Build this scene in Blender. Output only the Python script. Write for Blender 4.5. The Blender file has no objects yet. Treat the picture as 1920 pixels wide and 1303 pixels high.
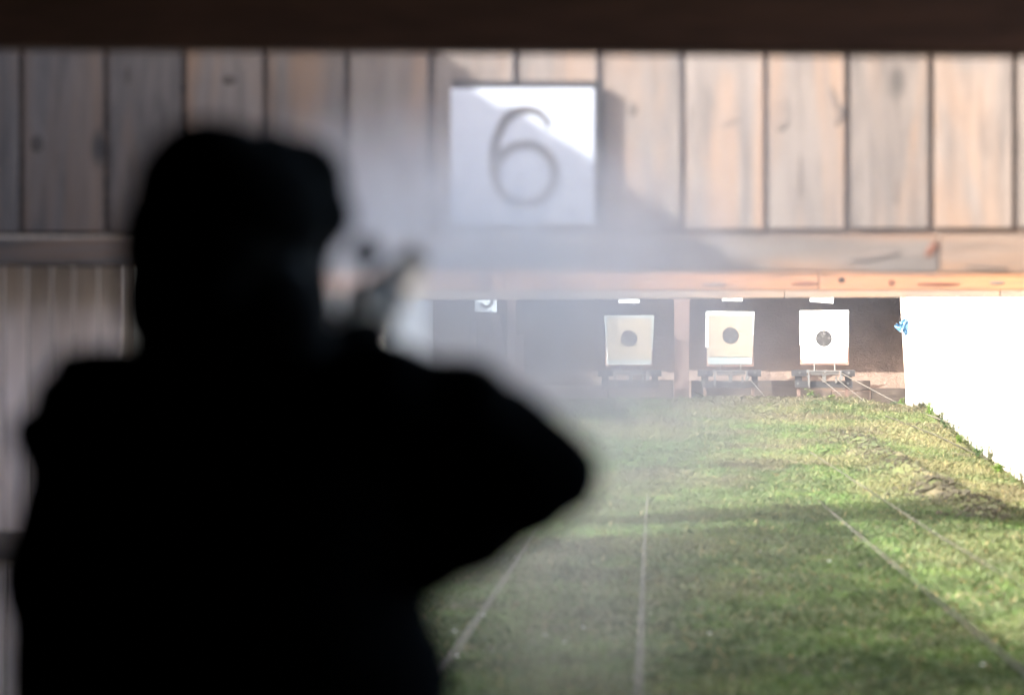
import bpy, bmesh, math, random
import numpy as np
from mathutils import Vector, Matrix, Euler

random.seed(7); rng = np.random.default_rng(7)
S = bpy.context.scene
COL = S.collection
R = math.radians

# ------------------------------------------------------------------ camera
F = 8363.0; CX, CY, CH = 1222.0, 683.0, 1.34
cam = bpy.data.cameras.new('camera'); camo = bpy.data.objects.new('camera', cam); COL.objects.link(camo)
camo.location = (0, 0, CH); camo.rotation_euler = (R(90), 0, 0)
cam.sensor_width = 36; cam.lens = F / 1920 * 36
cam.shift_x = (960 - CX) / 1920; cam.shift_y = (CY - 651.5) / 1920
cam.clip_start = 0.1; cam.clip_end = 2000
cam.dof.use_dof = True; cam.dof.focus_distance = 49.5; cam.dof.aperture_fstop = 2.95
S.camera = camo

def P(px, py, d):
    """a point of the place, d metres down the range"""
    return Vector(((px - CX) / F * d, d, CH + (CY - py) / F * d))

# ------------------------------------------------------------------ light
AZ, EL = R(50), R(28)
w = bpy.data.worlds.new('World'); S.world = w; w.use_nodes = True
nt = w.node_tree; bg = nt.nodes['Background']
sky = nt.nodes.new('ShaderNodeTexSky'); sky.sky_type = 'NISHITA'; sky.sun_disc = False
sky.sun_elevation = EL; sky.sun_rotation = AZ + math.pi; sky.air_density = .7; sky.dust_density = 4.5; sky.ozone_density = .3
nt.links.new(sky.outputs[0], bg.inputs[0]); bg.inputs[1].default_value = 0.15
sl = bpy.data.lights.new('sun', 'SUN'); sl.energy = 3.0; sl.angle = R(0.5); sl.color = (1, 0.95, 0.87)
so = bpy.data.objects.new('sun', sl); COL.objects.link(so); so.location = (-20, -10, 30)
sdir = Vector((math.sin(AZ) * math.cos(EL), math.cos(AZ) * math.cos(EL), -math.sin(EL)))
so.rotation_euler = sdir.to_track_quat('-Z', 'Y').to_euler()
S.view_settings.view_transform = 'Standard'; S.view_settings.look = 'None'
S.view_settings.exposure = 2.62; S.view_settings.gamma = 1
S.render.engine = 'CYCLES'
S.cycles.use_denoising = True
S.cycles.max_bounces = 8; S.cycles.volume_bounces = 2; S.cycles.transparent_max_bounces = 8
S.cycles.volume_step_rate = 1.0
S.cycles.sample_clamp_indirect = 8

# ------------------------------------------------------------------ helpers
def tag(o, label=None, cat=None, group=None, kind=None):
    if label: o['label'] = label
    if cat: o['category'] = cat
    if group: o['group'] = group
    if kind: o['kind'] = kind
    return o

def empty(name, loc, label, cat, group=None, rz=0):
    o = bpy.data.objects.new(name, None); COL.objects.link(o)
    o.location = loc; o.rotation_euler = (0, 0, rz); o.empty_display_size = 0.2
    return tag(o, label, cat, group)

def obj(name, bm, mat, parent=None, smooth=False, off=None):
    """bm is in world coordinates; a child is shifted to its parent's own origin"""
    me = bpy.data.meshes.new(name)
    if parent is not None:
        p = parent; t = Vector((0, 0, 0))
        while p is not None: t += p.location; p = p.parent
        bmesh.ops.translate(bm, verts=bm.verts, vec=-t)
    bm.to_mesh(me); bm.free()
    for m in (mat if isinstance(mat, (list, tuple)) else [mat]): me.materials.append(m)
    if smooth:
        me.polygons.foreach_set('use_smooth', [True] * len(me.polygons))
    o = bpy.data.objects.new(name, me); COL.objects.link(o); o.parent = parent
    return o

def BM(): return bmesh.new()

def box(bm, x0, x1, y0, y1, z0, z1, bev=0, mi=0, rot=None):
    r = bmesh.ops.create_cube(bm, size=1)
    vs = r['verts']
    for v in vs:
        v.co = Vector(((x0 + x1) / 2 + v.co.x * (x1 - x0), (y0 + y1) / 2 + v.co.y * (y1 - y0), (z0 + z1) / 2 + v.co.z * (z1 - z0)))
    if rot:
        c = Vector(((x0 + x1) / 2, (y0 + y1) / 2, (z0 + z1) / 2))
        bmesh.ops.rotate(bm, verts=vs, cent=c, matrix=Euler(rot).to_matrix())
    fs = {f for v in vs for f in v.link_faces}
    if bev:
        es = list({e for v in vs for e in v.link_edges})
        rr = bmesh.ops.bevel(bm, geom=es, offset=bev, segments=2, affect='EDGES', profile=0.6)
        fs = set(rr['faces']) | {f for f in fs if f.is_valid}
    for f in fs: f.material_index = mi
    return vs

def hexa(bm, pts, mi=0):
    """pts: 4 front then 4 back, same order round"""
    v = [bm.verts.new(p) for p in pts]
    for q in ((0, 1, 2, 3), (7, 6, 5, 4), (0, 4, 5, 1), (1, 5, 6, 2), (2, 6, 7, 3), (3, 7, 4, 0)):
        bm.faces.new([v[i] for i in q]).material_index = mi

def tube(bm, pts, r, n=8, closed=False, mi=0):
    pts = [Vector(p) for p in pts]; rings = []
    N = len(pts)
    for i, p in enumerate(pts):
        if closed: t = pts[(i + 1) % N] - pts[i - 1]
        else: t = pts[min(i + 1, N - 1)] - pts[max(i - 1, 0)]
        t.normalize()
        up = Vector((0, 0, 1)) if abs(t.z) < 0.95 else Vector((1, 0, 0))
        a = t.cross(up).normalized(); b = t.cross(a).normalized()
        rr = r[i] if isinstance(r, (list, tuple)) else r
        rings.append([bm.verts.new(p + (a * math.cos(2 * math.pi * k / n) + b * math.sin(2 * math.pi * k / n)) * rr) for k in range(n)])
    for i in range(N if closed else N - 1):
        A, B = rings[i], rings[(i + 1) % N]
        for k in range(n):
            f = bm.faces.new((A[k], A[(k + 1) % n], B[(k + 1) % n], B[k])); f.material_index = mi
    if not closed:
        bm.faces.new(rings[0][::-1]); bm.faces.new(rings[-1])

def ell(bm, c, rad, rot=None, sub=3):
    r = bmesh.ops.create_icosphere(bm, subdivisions=sub, radius=1)
    M = Matrix.Diagonal(Vector(rad)).to_4x4()
    if rot is not None: M = (rot if isinstance(rot, Matrix) else Euler(rot).to_matrix()).to_4x4() @ M
    M = Matrix.Translation(Vector(c)) @ M
    for v in r['verts']: v.co = M @ v.co
    return r['verts']

def caps(bm, p0, r0, p1, r1):
    p0, p1 = Vector(p0), Vector(p1); L = (p1 - p0).length
    n = max(2, int(L / (0.35 * max(min(r0, r1), 0.004))) + 1)
    for i in range(n + 1):
        t = i / n; rr = r0 + (r1 - r0) * t
        ell(bm, p0.lerp(p1, t), (rr, rr, rr), sub=2)

def fuse(bm, voxel, it=6, disp=None, grow=0):
    """one continuous surface from many overlapping pieces"""
    me = bpy.data.meshes.new('t'); bm.to_mesh(me); bm.free()
    o = bpy.data.objects.new('t', me); COL.objects.link(o)
    m = o.modifiers.new('r', 'REMESH'); m.mode = 'VOXEL'; m.voxel_size = voxel
    s = o.modifiers.new('s', 'SMOOTH'); s.factor = 0.5; s.iterations = it
    if disp:
        t = bpy.data.textures.new('c', 'CLOUDS'); t.noise_scale = disp[0]; t.noise_depth = 3
        dm = o.modifiers.new('d', 'DISPLACE'); dm.texture = t; dm.strength = disp[1]; dm.texture_coords = 'GLOBAL'
    if grow:
        gm = o.modifiers.new('g', 'DISPLACE'); gm.strength = grow; gm.mid_level = 0
    dg = bpy.context.evaluated_depsgraph_get(); dg.update()
    e = o.evaluated_get(dg); me2 = bpy.data.meshes.new_from_object(e)
    b = bmesh.new(); b.from_mesh(me2)
    bpy.data.objects.remove(o); bpy.data.meshes.remove(me); bpy.data.meshes.remove(me2)
    return b

# value noise on arrays
_perm = rng.random((256, 256))
def vn(x, y):
    x = np.asarray(x, float); y = np.asarray(y, float)
    xi = np.floor(x).astype(int); yi = np.floor(y).astype(int); fx = x - xi; fy = y - yi
    fx = fx * fx * (3 - 2 * fx); fy = fy * fy * (3 - 2 * fy)
    g = lambda a, b: _perm[a % 256, b % 256]
    return (g(xi, yi) * (1 - fx) + g(xi + 1, yi) * fx) * (1 - fy) + (g(xi, yi + 1) * (1 - fx) + g(xi + 1, yi + 1) * fx) * fy
def fbm(x, y, o=4):
    s = 0; a = .5; t = 0
    for i in range(o): s = s + a * vn(x * 2 ** i + 17 * i, y * 2 ** i + 31 * i); t += a; a *= .5
    return s / t
def sstep(a, b, x):
    t = np.clip((np.asarray(x, float) - a) / (b - a), 0, 1); return t * t * (3 - 2 * t)

# ------------------------------------------------------------------ materials
def mat(name, col=(.5, .5, .5), rough=.7, metal=0, spec=None):
    m = bpy.data.materials.new(name); m.use_nodes = True
    b = m.node_tree.nodes['Principled BSDF']
    b.inputs['Base Color'].default_value = (*col, 1); b.inputs['Roughness'].default_value = rough
    b.inputs['Metallic'].default_value = metal
    if spec is not None: b.inputs['Specular IOR Level'].default_value = spec
    return m

def N(m, t, **k):
    n = m.node_tree.nodes.new(t)
    for a, b in k.items(): setattr(n, a, b)
    return n
def L(m, a, b): m.node_tree.links.new(a, b)

def ramp(m, fac, stops):
    r = N(m, 'ShaderNodeValToRGB'); e = r.color_ramp.elements
    while len(e) < len(stops): e.new(0.5)
    for i, (p, c) in enumerate(stops): e[i].position = p; e[i].color = (*c, 1)
    L(m, fac, r.inputs[0]); return r.outputs[0]

def noise(m, vec, scale, detail=4, rough=.55, dist=0):
    n = N(m, 'ShaderNodeTexNoise'); n.inputs['Scale'].default_value = scale; n.inputs['Detail'].default_value = detail
    n.inputs['Roughness'].default_value = rough; n.inputs['Distortion'].default_value = dist
    if vec is not None: L(m, vec, n.inputs['Vector'])
    return n.outputs['Fac']

def mapping(m, sc, coord='Object'):
    tc = N(m, 'ShaderNodeTexCoord'); mp = N(m, 'ShaderNodeMapping'); mp.inputs['Scale'].default_value = sc
    L(m, tc.outputs[coord], mp.inputs['Vector']); return mp.outputs[0]

def mix(m, a, b, fac, blend='MIX'):
    x = N(m, 'ShaderNodeMix', data_type='RGBA', blend_type=blend)
    if isinstance(fac, (int, float)): x.inputs[0].default_value = fac
    else: L(m, fac, x.inputs[0])
    for s, v in ((x.inputs[6], a), (x.inputs[7], b)):
        if isinstance(v, tuple): s.default_value = (*v, 1)
        else: L(m, v, s)
    return x.outputs[2]

def bump(m, fac, st=.3, dist=.01):
    b = N(m, 'ShaderNodeBump'); b.inputs['Strength'].default_value = st; b.inputs['Distance'].default_value = dist
    L(m, fac, b.inputs['Height']); L(m, b.outputs[0], m.node_tree.nodes['Principled BSDF'].inputs['Normal'])

def wood(name, c1, c2, warm, axis='z', warmth=.5, knots=True, rough=.8, per_island=True, fine=1.0, wscale=1.0):
    """weathered timber: stretched grain, warm unweathered patches, dark knots"""
    m = mat(name, c1, rough)
    a = {'x': (.12, 1, 1), 'y': (1, .12, 1), 'z': (1, 1, .12)}[axis]
    v = mapping(m, a)
    if per_island:
        g = N(m, 'ShaderNodeNewGeometry'); ad = N(m, 'ShaderNodeVectorMath', operation='ADD')
        sc = N(m, 'ShaderNodeMath', operation='MULTIPLY'); sc.inputs[1].default_value = 37.0
        L(m, g.outputs['Random Per Island'], sc.inputs[0]); L(m, v, ad.inputs[0]); L(m, sc.outputs[0], ad.inputs[1]); v = ad.outputs[0]
    grain = noise(m, v, 38 * fine, 6, .65, .6)
    broad = noise(m, v, 6 * wscale, 4, .6, 1.2)
    col = ramp(m, grain, [(.32, c2), (.62, c1)])
    wf = ramp(m, broad, [(.62 - .28 * warmth, (0, 0, 0)), (.80 - .2 * warmth, (1, 1, 1))])
    col = mix(m, col, warm, wf)
    if per_island:
        hv = N(m, 'ShaderNodeHueSaturation'); mr = N(m, 'ShaderNodeMapRange')
        mr.inputs['To Min'].default_value = .78; mr.inputs['To Max'].default_value = 1.15
        L(m, g.outputs['Random Per Island'], mr.inputs[0]); L(m, mr.outputs[0], hv.inputs['Value'])
        L(m, col, hv.inputs['Color']); col = hv.outputs[0]
    if knots:
        a2 = {'x': (.45, 1, 1), 'y': (1, .45, 1), 'z': (1, 1, .45)}[axis]
        vo = N(m, 'ShaderNodeTexVoronoi'); vo.inputs['Scale'].default_value = 2.6; vo.inputs['Randomness'].default_value = 1
        mv = mapping(m, a2); L(m, mv, vo.inputs['Vector'])
        kf = ramp(m, vo.outputs['Distance'], [(.03, (1, 1, 1)), (.11, (0, 0, 0))])
        col = mix(m, col, tuple(x * .5 for x in c2), kf)
    L(m, col, m.node_tree.nodes['Principled BSDF'].inputs['Base Color'])
    bump(m, grain, .5, .004)
    return m

M_panel = wood('weathered plank', (.112, .093, .083), (.060, .050, .046), (.140, .088, .058), 'z', .55, fine=.5, wscale=.7)
M_beamx = wood('weathered beam', (.098, .082, .073), (.050, .041, .036), (.145, .078, .042), 'x', .55, fine=.6)
M_orange = wood('fresh orange beam', (.155, .070, .032), (.09, .045, .024), (.19, .082, .034), 'x', .8)
M_pine = wood('pale pine beam', (.125, .092, .070), (.07, .055, .045), (.165, .09, .05), 'x', .4)
M_dark = wood('tarred timber', (.020, .020, .022), (.010, .010, .011), (.028, .025, .022), 'x', .2, knots=False)
M_sleeper = wood('dark sleeper', (.065, .046, .036), (.026, .019, .016), (.09, .06, .043), 'x', .4, knots=False)
M_grey = wood('grey log', (.13, .105, .09), (.05, .04, .035), (.16, .115, .085), 'x', .3, knots=False)
M_post = wood('red brown post', (.115, .068, .052), (.07, .04, .032), (.15, .085, .062), 'z', .4, knots=False)
M_frame = wood('brown frame', (.22, .115, .085), (.13, .07, .055), (.27, .15, .11), 'x', .4, knots=False)
M_screen = wood('screen plank', (.68, .58, .54), (.50, .42, .39), (.66, .52, .44), 'z', .5, fine=.6)
M_booth = wood('dark booth timber', (.22, .095, .062), (.13, .058, .038), (.27, .115, .07), 'x', .5, knots=False)
M_boothwall = mat('black booth lining', (.02, .015, .012), .9)
M_floor = mat('dark booth floor', (.07, .06, .052), .9)

M_white = mat('white plaster', (.80, .80, .79), .85)
v = mapping(M_white, (1, 1, .25)); nz = noise(M_white, v, 3, 6, .7)
c = ramp(M_white, nz, [(.3, (.62, .60, .57)), (.55, (.80, .80, .79))])
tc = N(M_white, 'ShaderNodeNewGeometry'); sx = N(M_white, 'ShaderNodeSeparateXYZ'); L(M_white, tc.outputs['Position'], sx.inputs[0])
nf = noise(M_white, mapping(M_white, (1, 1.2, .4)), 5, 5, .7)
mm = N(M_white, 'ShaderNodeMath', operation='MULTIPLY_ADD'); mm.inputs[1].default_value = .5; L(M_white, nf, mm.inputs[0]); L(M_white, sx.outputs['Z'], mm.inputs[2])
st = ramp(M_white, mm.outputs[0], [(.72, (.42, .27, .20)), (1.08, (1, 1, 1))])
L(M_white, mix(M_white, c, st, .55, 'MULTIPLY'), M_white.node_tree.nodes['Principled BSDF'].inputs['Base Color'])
bump(M_white, noise(M_white, mapping(M_white, (1, 1, 1)), 40, 4), .3, .004)

M_paperw = mat('white card', (.78, .80, .79), .8)
M_paperb = mat('pale blue card', (.19, .22, .215), .8)
M_paperc = mat('cream card', (.215, .175, .125), .8)
M_black = mat('black print', (.012, .0115, .0115), .9, spec=.1)
M_line = mat('grey white print', (.42, .41, .40), .8)
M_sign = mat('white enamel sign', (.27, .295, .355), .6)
M_signback = mat('dark sign edge', (.014, .014, .015), .8, spec=.1)
M_digit = mat('dark grey paint', (.03, .027, .027), .8)
M_steel = mat('grey steel', (.42, .41, .39), .4, .7)
M_steelpale = mat('galvanised steel', (.12, .12, .118), .45, .4)
M_bolt = mat('bolt head', (.16, .155, .15), .45, .8)
M_wire = mat('steel wire', (.11, .10, .085), .9, 0, .1)
M_rag = mat('blue cloth', (.10, .25, .42), .9)
bump(M_rag, noise(M_rag, mapping(M_rag, (1, 1, 1)), 40, 3), .4, .01)
M_tin = mat('grey metal flap', (.55, .56, .56), .4, .6)

# sand
M_sand = mat('sand bank', (.44, .29, .21), .95)
v = mapping(M_sand, (1, 1, 1)); n1 = noise(M_sand, v, 2.2, 8, .65); n2 = noise(M_sand, v, 22, 6, .7)
c = ramp(M_sand, n1, [(.3, (.15, .105, .082)), (.6, (.23, .16, .125))])
c = mix(M_sand, c, (.09, .065, .055), ramp(M_sand, n2, [(.22, (1, 1, 1)), (.36, (0, 0, 0))]))
L(M_sand, c, M_sand.node_tree.nodes['Principled BSDF'].inputs['Base Color'])
bump(M_sand, n2, .8, .03)

# ground under the grass
M_ground = mat('earth and moss', (.08, .07, .04), .95)
v = mapping(M_ground, (1, 1, 1)); n1 = noise(M_ground, v, 1.3, 8, .7); n2 = noise(M_ground, v, 25, 6, .7)
c = ramp(M_ground, n1, [(.35, (.045, .075, .02)), (.5, (.085, .105, .03)), (.62, (.12, .10, .055))])
c = mix(M_ground, c, (.04, .03, .02), ramp(M_ground, n2, [(.3, (1, 1, 1)), (.5, (0, 0, 0))]))
L(M_ground, c, M_ground.node_tree.nodes['Principled BSDF'].inputs['Base Color'])
bump(M_ground, n2, .8, .03)

def leafmat(name, attr=True, col=(.07, .12, .03)):
    m = mat(name, col, .55, spec=.25)
    b = m.node_tree.nodes['Principled BSDF']
    if attr:
        a = N(m, 'ShaderNodeVertexColor'); a.layer_name = 'tint'; L(m, a.outputs[0], b.inputs['Base Color']); src = a.outputs[0]
    out = [n for n in m.node_tree.nodes if n.type == 'OUTPUT_MATERIAL'][0]
    tr = N(m, 'ShaderNodeBsdfTranslucent'); ms = N(m, 'ShaderNodeMixShader'); ms.inputs[0].default_value = .3
    if attr: L(m, src, tr.inputs[0])
    else: tr.inputs[0].default_value = (*col, 1)
    L(m, b.outputs[0], ms.inputs[1]); L(m, tr.outputs[0], ms.inputs[2]); L(m, ms.outputs[0], out.inputs[0])
    return m
M_grass = leafmat('grass blades')
M_leaf = [leafmat('bright weed leaf', False, (.11, .20, .03)), leafmat('dull weed leaf', False, (.10, .11, .055)), leafmat('deep weed leaf', False, (.05, .10, .035))]
M_soil = mat('dark turned soil', (.06, .045, .025), .95)
v = mapping(M_soil, (1, 1, 1)); n2 = noise(M_soil, v, 18, 6, .7)
L(M_soil, ramp(M_soil, n2, [(.35, (.022, .018, .010)), (.6, (.055, .050, .024))]), M_soil.node_tree.nodes['Principled BSDF'].inputs['Base Color'])
bump(M_soil, n2, 1, .04)

# ------------------------------------------------------------------ the lie of the land
RW = 2.87            # right wall face
def gh(X, Y, rough=True):
    X = np.asarray(X, float); Y = np.asarray(Y, float)
    z = 0.0335 * np.clip(Y - 20, 0, None) * sstep(19, 23, Y)
    z = np.where(Y < 48.4, z, .951)
    z = z + .012 * sstep(47.3, 48.3, Y) * sstep(1.2, 1.7, X) * sstep(3.1, 2.2, X)
    z = z - .11 * sstep(46.5, 48.4, Y) * sstep(2.15, 2.75, X)
    z = z - .075 * sstep(1.9, 2.8, X) * sstep(20, 30, Y) * sstep(46, 38, Y)
    # drop behind the crest to the carriers' stand
    z = z - .26 * sstep(48.6, 49.3, Y)
    z = z * sstep(70, 56, Y) * np.where(np.abs(X) > 3.2, sstep(9, 3.2, np.abs(X)), 1)
    if rough:
        amp = sstep(15, 20, Y) * sstep(52, 50, Y)
        z = z + amp * (.045 * (fbm(X * 1.3, Y * 1.1) - .5) + .02 * (fbm(X * 6, Y * 6) - .5) + .035 * (fbm(X * .5 + 9, Y * .4) - .5))
        # the strip of turned earth
        rx = 0.9 + (40 - Y) * .11 + .12 * np.sin(Y * 1.7)
        z = z + .10 * np.exp(-((X - soilx(Y)) / .16) ** 2) * sstep(29, 31, Y) * sstep(42, 39, Y) * (fbm(X * 5, Y * 5) ** 1.5) * 1.6
    return z
def soilx(Y):
    Y = np.asarray(Y, float)
    return np.interp(Y, [28, 30.4, 33, 36, 40, 44], [2.38, 2.25, 2.08, 1.93, 1.75, 1.6]) + .07 * np.sin(Y * 2.3)

xs = np.unique(np.concatenate([np.linspace(-150, -4, 30), np.linspace(-4, 4, 200), np.linspace(4, 150, 30)]))
ys = np.unique(np.concatenate([np.linspace(-80, 10, 16), np.linspace(10, 28, 180), np.linspace(28, 52, 420), np.linspace(52, 60, 20), np.linspace(60, 600, 20)]))
XX, YY = np.meshgrid(xs, ys, indexing='ij'); ZZ = gh(XX, YY)
# the booth's floor slab sits on flat ground
ZZ = np.where(YY < 12, np.minimum(ZZ, 0) - .03, ZZ)
nx, ny = XX.shape
me = bpy.data.meshes.new('ground')
me.vertices.add(nx * ny); me.vertices.foreach_set('co', np.stack([XX, YY, ZZ], -1).ravel())
ii, jj = np.meshgrid(np.arange(nx - 1), np.arange(ny - 1), indexing='ij')
q = np.stack([ii * ny + jj, (ii + 1) * ny + jj, (ii + 1) * ny + jj + 1, ii * ny + jj + 1], -1).reshape(-1, 4)
me.loops.add(q.size); me.loops.foreach_set('vertex_index', q.ravel())
me.polygons.add(len(q)); me.polygons.foreach_set('loop_start', np.arange(len(q)) * 4)
me.polygons.foreach_set('use_smooth', [True] * len(q)); me.update(calc_edges=True); me.materials.append(M_ground)
g = bpy.data.objects.new('ground', me); COL.objects.link(g)
tag(g, 'mossy earth of the shooting range floor rising towards the targets', None, None, 'structure')

# ------------------------------------------------------------------ grass
def grass(n):
    # more blades where the focus is
    Y = np.concatenate([rng.uniform(17, 28, int(n * .22)), rng.uniform(28, 49.0, int(n * .78)), rng.uniform(11.4, 17, int(n * .08))])
    lo = np.maximum(-2.45, -.062 * Y - .9); hi = np.minimum(RW - .01, .09 * Y + .8)
    X = lo + (hi - lo) * rng.random(len(Y))
    bare = fbm(X * 1.1 + 40, Y * .7 + 3, 5)
    clump = fbm(X * 7, Y * 7, 3)
    crest = sstep(43, 47, Y)
    soil = np.exp(-((X - soilx(Y)) / .15) ** 2) * sstep(29, 30, Y) * sstep(43, 40, Y)
    keep = (clump * .7 + rng.random(len(Y)) * .6 > .40) & (rng.random(len(Y)) > .8 * soil) & (rng.random(len(Y)) > .5 * crest * sstep(.5, .62, bare))
    X, Y, bare, clump, crest, soil = (a[keep] for a in (X, Y, bare, clump, crest, soil))
    n = len(X)
    Z = gh(X, Y) - .006
    dry = fbm(X * .9 + 5, Y * .55 + 60, 4); patch = fbm(X * 3 + 15, Y * 2 + 6, 3)
    wy = (sstep(.50, .66, dry + .08 * crest) * (.45 + .55 * sstep(27, 33, Y)))[:, None]; wb = (sstep(.56, .68, bare + (.14 + .07 * sstep(1.3, .6, X)) * crest) * (.25 + .75 * sstep(28, 36, Y)))[:, None]
    wallg = sstep(1.7, 2.4, X)[:, None] * sstep(28, 33, Y)[:, None]
    green = np.array([.100, .160, .048]); deep = np.array([.074, .112, .038]); yel = np.array([.185, .182, .080]); brn = np.array([.130, .108, .068]); lime = np.array([.125, .195, .055])
    c = deep + (green - deep) * sstep(.35, .6, patch)[:, None]
    c = c + (lime - c) * (sstep(.58, .72, patch)[:, None])  # brighter green in random patches
    c = c + (yel - c) * np.clip(wy * .75 + wallg * .35, 0, 1)
    c = c + (brn - c) * wb * .65
    c = c + (np.array([.045, .040, .018]) - c) * (soil[:, None] * .85)
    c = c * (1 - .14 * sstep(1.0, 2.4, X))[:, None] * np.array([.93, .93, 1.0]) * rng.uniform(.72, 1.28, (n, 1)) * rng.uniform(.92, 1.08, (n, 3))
    straw = rng.random(n) < .05; c[straw] = np.array([.30, .25, .13]) * rng.uniform(.7, 1.1, (straw.sum(), 1))
    h = rng.gamma(4, .0040, n) * (.8 + .5 * clump) * (1 + .5 * crest) * np.where(Y < 28, 1.15, 1)
    wd = rng.uniform(.0028, .0052, n) * np.where(Y < 28, 1.6, 1.1)
    a = rng.uniform(0, 2 * np.pi, n); ln = rng.uniform(.3, 1.9, n) * h; la = rng.uniform(0, 2 * np.pi, n)
    dx, dy = np.cos(a) * wd, np.sin(a) * wd
    tx, ty = np.cos(la) * ln, np.sin(la) * ln
    v = np.empty((n, 5, 3))
    v[:, 0] = np.stack([X - dx, Y - dy, Z], 1); v[:, 1] = np.stack([X + dx, Y + dy, Z], 1)
    v[:, 2] = np.stack([X + dx * .8 + tx * .35, Y + dy * .8 + ty * .35, Z + h * .6], 1)
    v[:, 3] = np.stack([X + tx, Y + ty, Z + h], 1)
    v[:, 4] = np.stack([X - dx * .8 + tx * .35, Y - dy * .8 + ty * .35, Z + h * .6], 1)
    me = bpy.data.meshes.new('grass'); me.vertices.add(n * 5); me.vertices.foreach_set('co', v.ravel())
    me.loops.add(n * 5); me.loops.foreach_set('vertex_index', np.arange(n * 5))
    me.polygons.add(n); me.polygons.foreach_set('loop_start', np.arange(n) * 5); me.update(calc_edges=True)
    at = me.color_attributes.new('tint', 'FLOAT_COLOR', 'POINT')
    cc = np.ones((n, 5, 4), np.float32); cc[:, :, :3] = c[:, None, :]; at.data.foreach_set('color', cc.ravel())
    me.materials.append(M_grass)
    o = bpy.data.objects.new('grass', me); COL.objects.link(o)
    tag(o, 'short patchy green and yellow grass covering the range floor', 'grass', None, 'stuff')
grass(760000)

# ridge of turned soil clods
bm = BM()
for i in range(1500):
    Y = random.uniform(29.6, 41.5); X = float(soilx(Y)) + random.gauss(0, .15)
    k = .4 + .6 * (vn(X * 2, Y * 1.2)); r = random.uniform(.006, .026) * k * (1.25 if Y < 33 else .8)
    z = float(gh(X, Y)) + r * .3
    vs = ell(bm, (X, Y, z), (r * random.uniform(1, 2), r * random.uniform(.8, 1.4), r * random.uniform(.5, .9)), (random.uniform(-.4, .4), random.uniform(-.4, .4), random.uniform(0, 3)), 1)
    for v_ in vs: v_.co += Vector((random.uniform(-1, 1), random.uniform(-1, 1), random.uniform(-1, 1))) * r * .28
tag(obj('soil_clods', bm, M_soil), 'ridge of dark turned soil clods crossing the grass near the white wall', 'soil', None, 'stuff')

# ------------------------------------------------------------------ sand bank
bm = BM()
nx_, ny_ = 120, 60
vs = []
for i in range(nx_):
    x = -3.4 + 6.8 * i / (nx_ - 1); row = []
    for j in range(ny_):
        t = j / (ny_ - 1); y = 50.75 + 4.2 * t
        z = .86 + .12 * t + 2.5 * t ** 1.15 + (.22 * (float(fbm(x * 1.1 + 3, y * 1.3)) - .5) + .12 * (float(fbm(x * 5, y * 5)) - .5)) * (.35 + t)
        row.append(bm.verts.new((x, y, z)))
    vs.append(row)
for i in range(nx_ - 1):
    for j in range(ny_ - 1): bm.faces.new((vs[i][j], vs[i + 1][j], vs[i + 1][j + 1], vs[i][j + 1]))
for j, yb in ((ny_ - 1, 54.95),):
    b = [bm.verts.new((vs[i][j].co.x, 55.0, -.3)) for i in range(nx_)]
    for i in range(nx_ - 1): bm.faces.new((vs[i][j], vs[i + 1][j], b[i + 1], b[i]))
tag(obj('sand_bank', bm, M_sand, smooth=True), 'reddish sand backstop bank rising behind the paper targets', None, None, 'structure')

# ------------------------------------------------------------------ walls
def wallbox(name, x0, x1, y0, y1, z0, z1, m, label, bev=.01):
    root = empty(name, ((x0 + x1) / 2, (y0 + y1) / 2, z0), label, 'wall')
    bm = BM(); box(bm, x0, x1, y0, y1, z0, z1, bev); obj('wall_face', bm, m, root)
    bm = BM(); box(bm, x0 - .03, x1 + .03, y0 - .03, y1 + .03, z1 + .002, z1 + .06, .01); obj('coping', bm, M_tin, root)
    return root
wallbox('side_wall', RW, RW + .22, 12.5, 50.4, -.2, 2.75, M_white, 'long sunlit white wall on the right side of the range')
wallbox('side_wall', -2.72, -2.5, 42, 51, -.2, 2.35, M_white, 'shaded white wall far left seen through the smoke')
def shadefence(name, x, y0, y1, z0, z1, label):
    root = empty(name, (x, (y0 + y1) / 2, z0), label, 'fence')
    bm = BM(); y = y0
    while y < y1 - .02:
        box(bm, x - .02, x + .02, y, min(y + .17, y1), z0, z1 - random.uniform(0, .12), .003); y += .178
    obj('planks', bm, M_sleeper, root)
    for yy in np.arange(y0 + .3, y1, 2.4):
        bm = BM(); box(bm, x - .15, x - .03, yy, yy + .12, z0, z1 - .1, .005); obj('fence_post', bm, M_post, root)
shadefence('shade_fence', -3.0, 11.3, 17.0, 0, 4.07, 'unseen tall wooden fence added left of the firing booth to cast a shadow')  # unseen, added so its top edge casts the diagonal shadow on the baffle
shadefence('shade_fence', -3.0, 17.02, 25.6, 0, 3.3, 'unseen wooden fence added along the left of the range to shade the grass')  # unseen, added to keep the near grass in shade

# ------------------------------------------------------------------ overhead baffles
def zline(y_at0, y_at1920, px, d): return CH + (CY - (y_at0 + (y_at1920 - y_at0) * px / 1920)) / F * d
D1 = 17.0
b1 = empty('overhead_baffle', (0, D1, 0), 'nearest overhead baffle of wide vertical planks carrying the number sign', 'baffle', 'overhead bullet baffles')
seams = [-272, -116, 42, 198, 345, 497, 652, 811, 969, 1126, 1281, 1436, 1589, 1745, 1904, 2060, 2215, 2370, 2520, 2660]
bm = BM()
for a, b in zip(seams[:-1], seams[1:]):
    xa = (a + random.uniform(4, 8) - CX) / F * D1; xb = (b - random.uniform(4, 7) - CX) / F * D1
    ya = random.uniform(-.004, 0)
    box(bm, xa, xb, D1 - .012 + ya, D1 + .012 + ya, zline(436, 428, (a + b) / 2, D1), 3.6 - random.uniform(0, .01), .006)
obj('plank_panel', bm, M_panel, b1)
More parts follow.
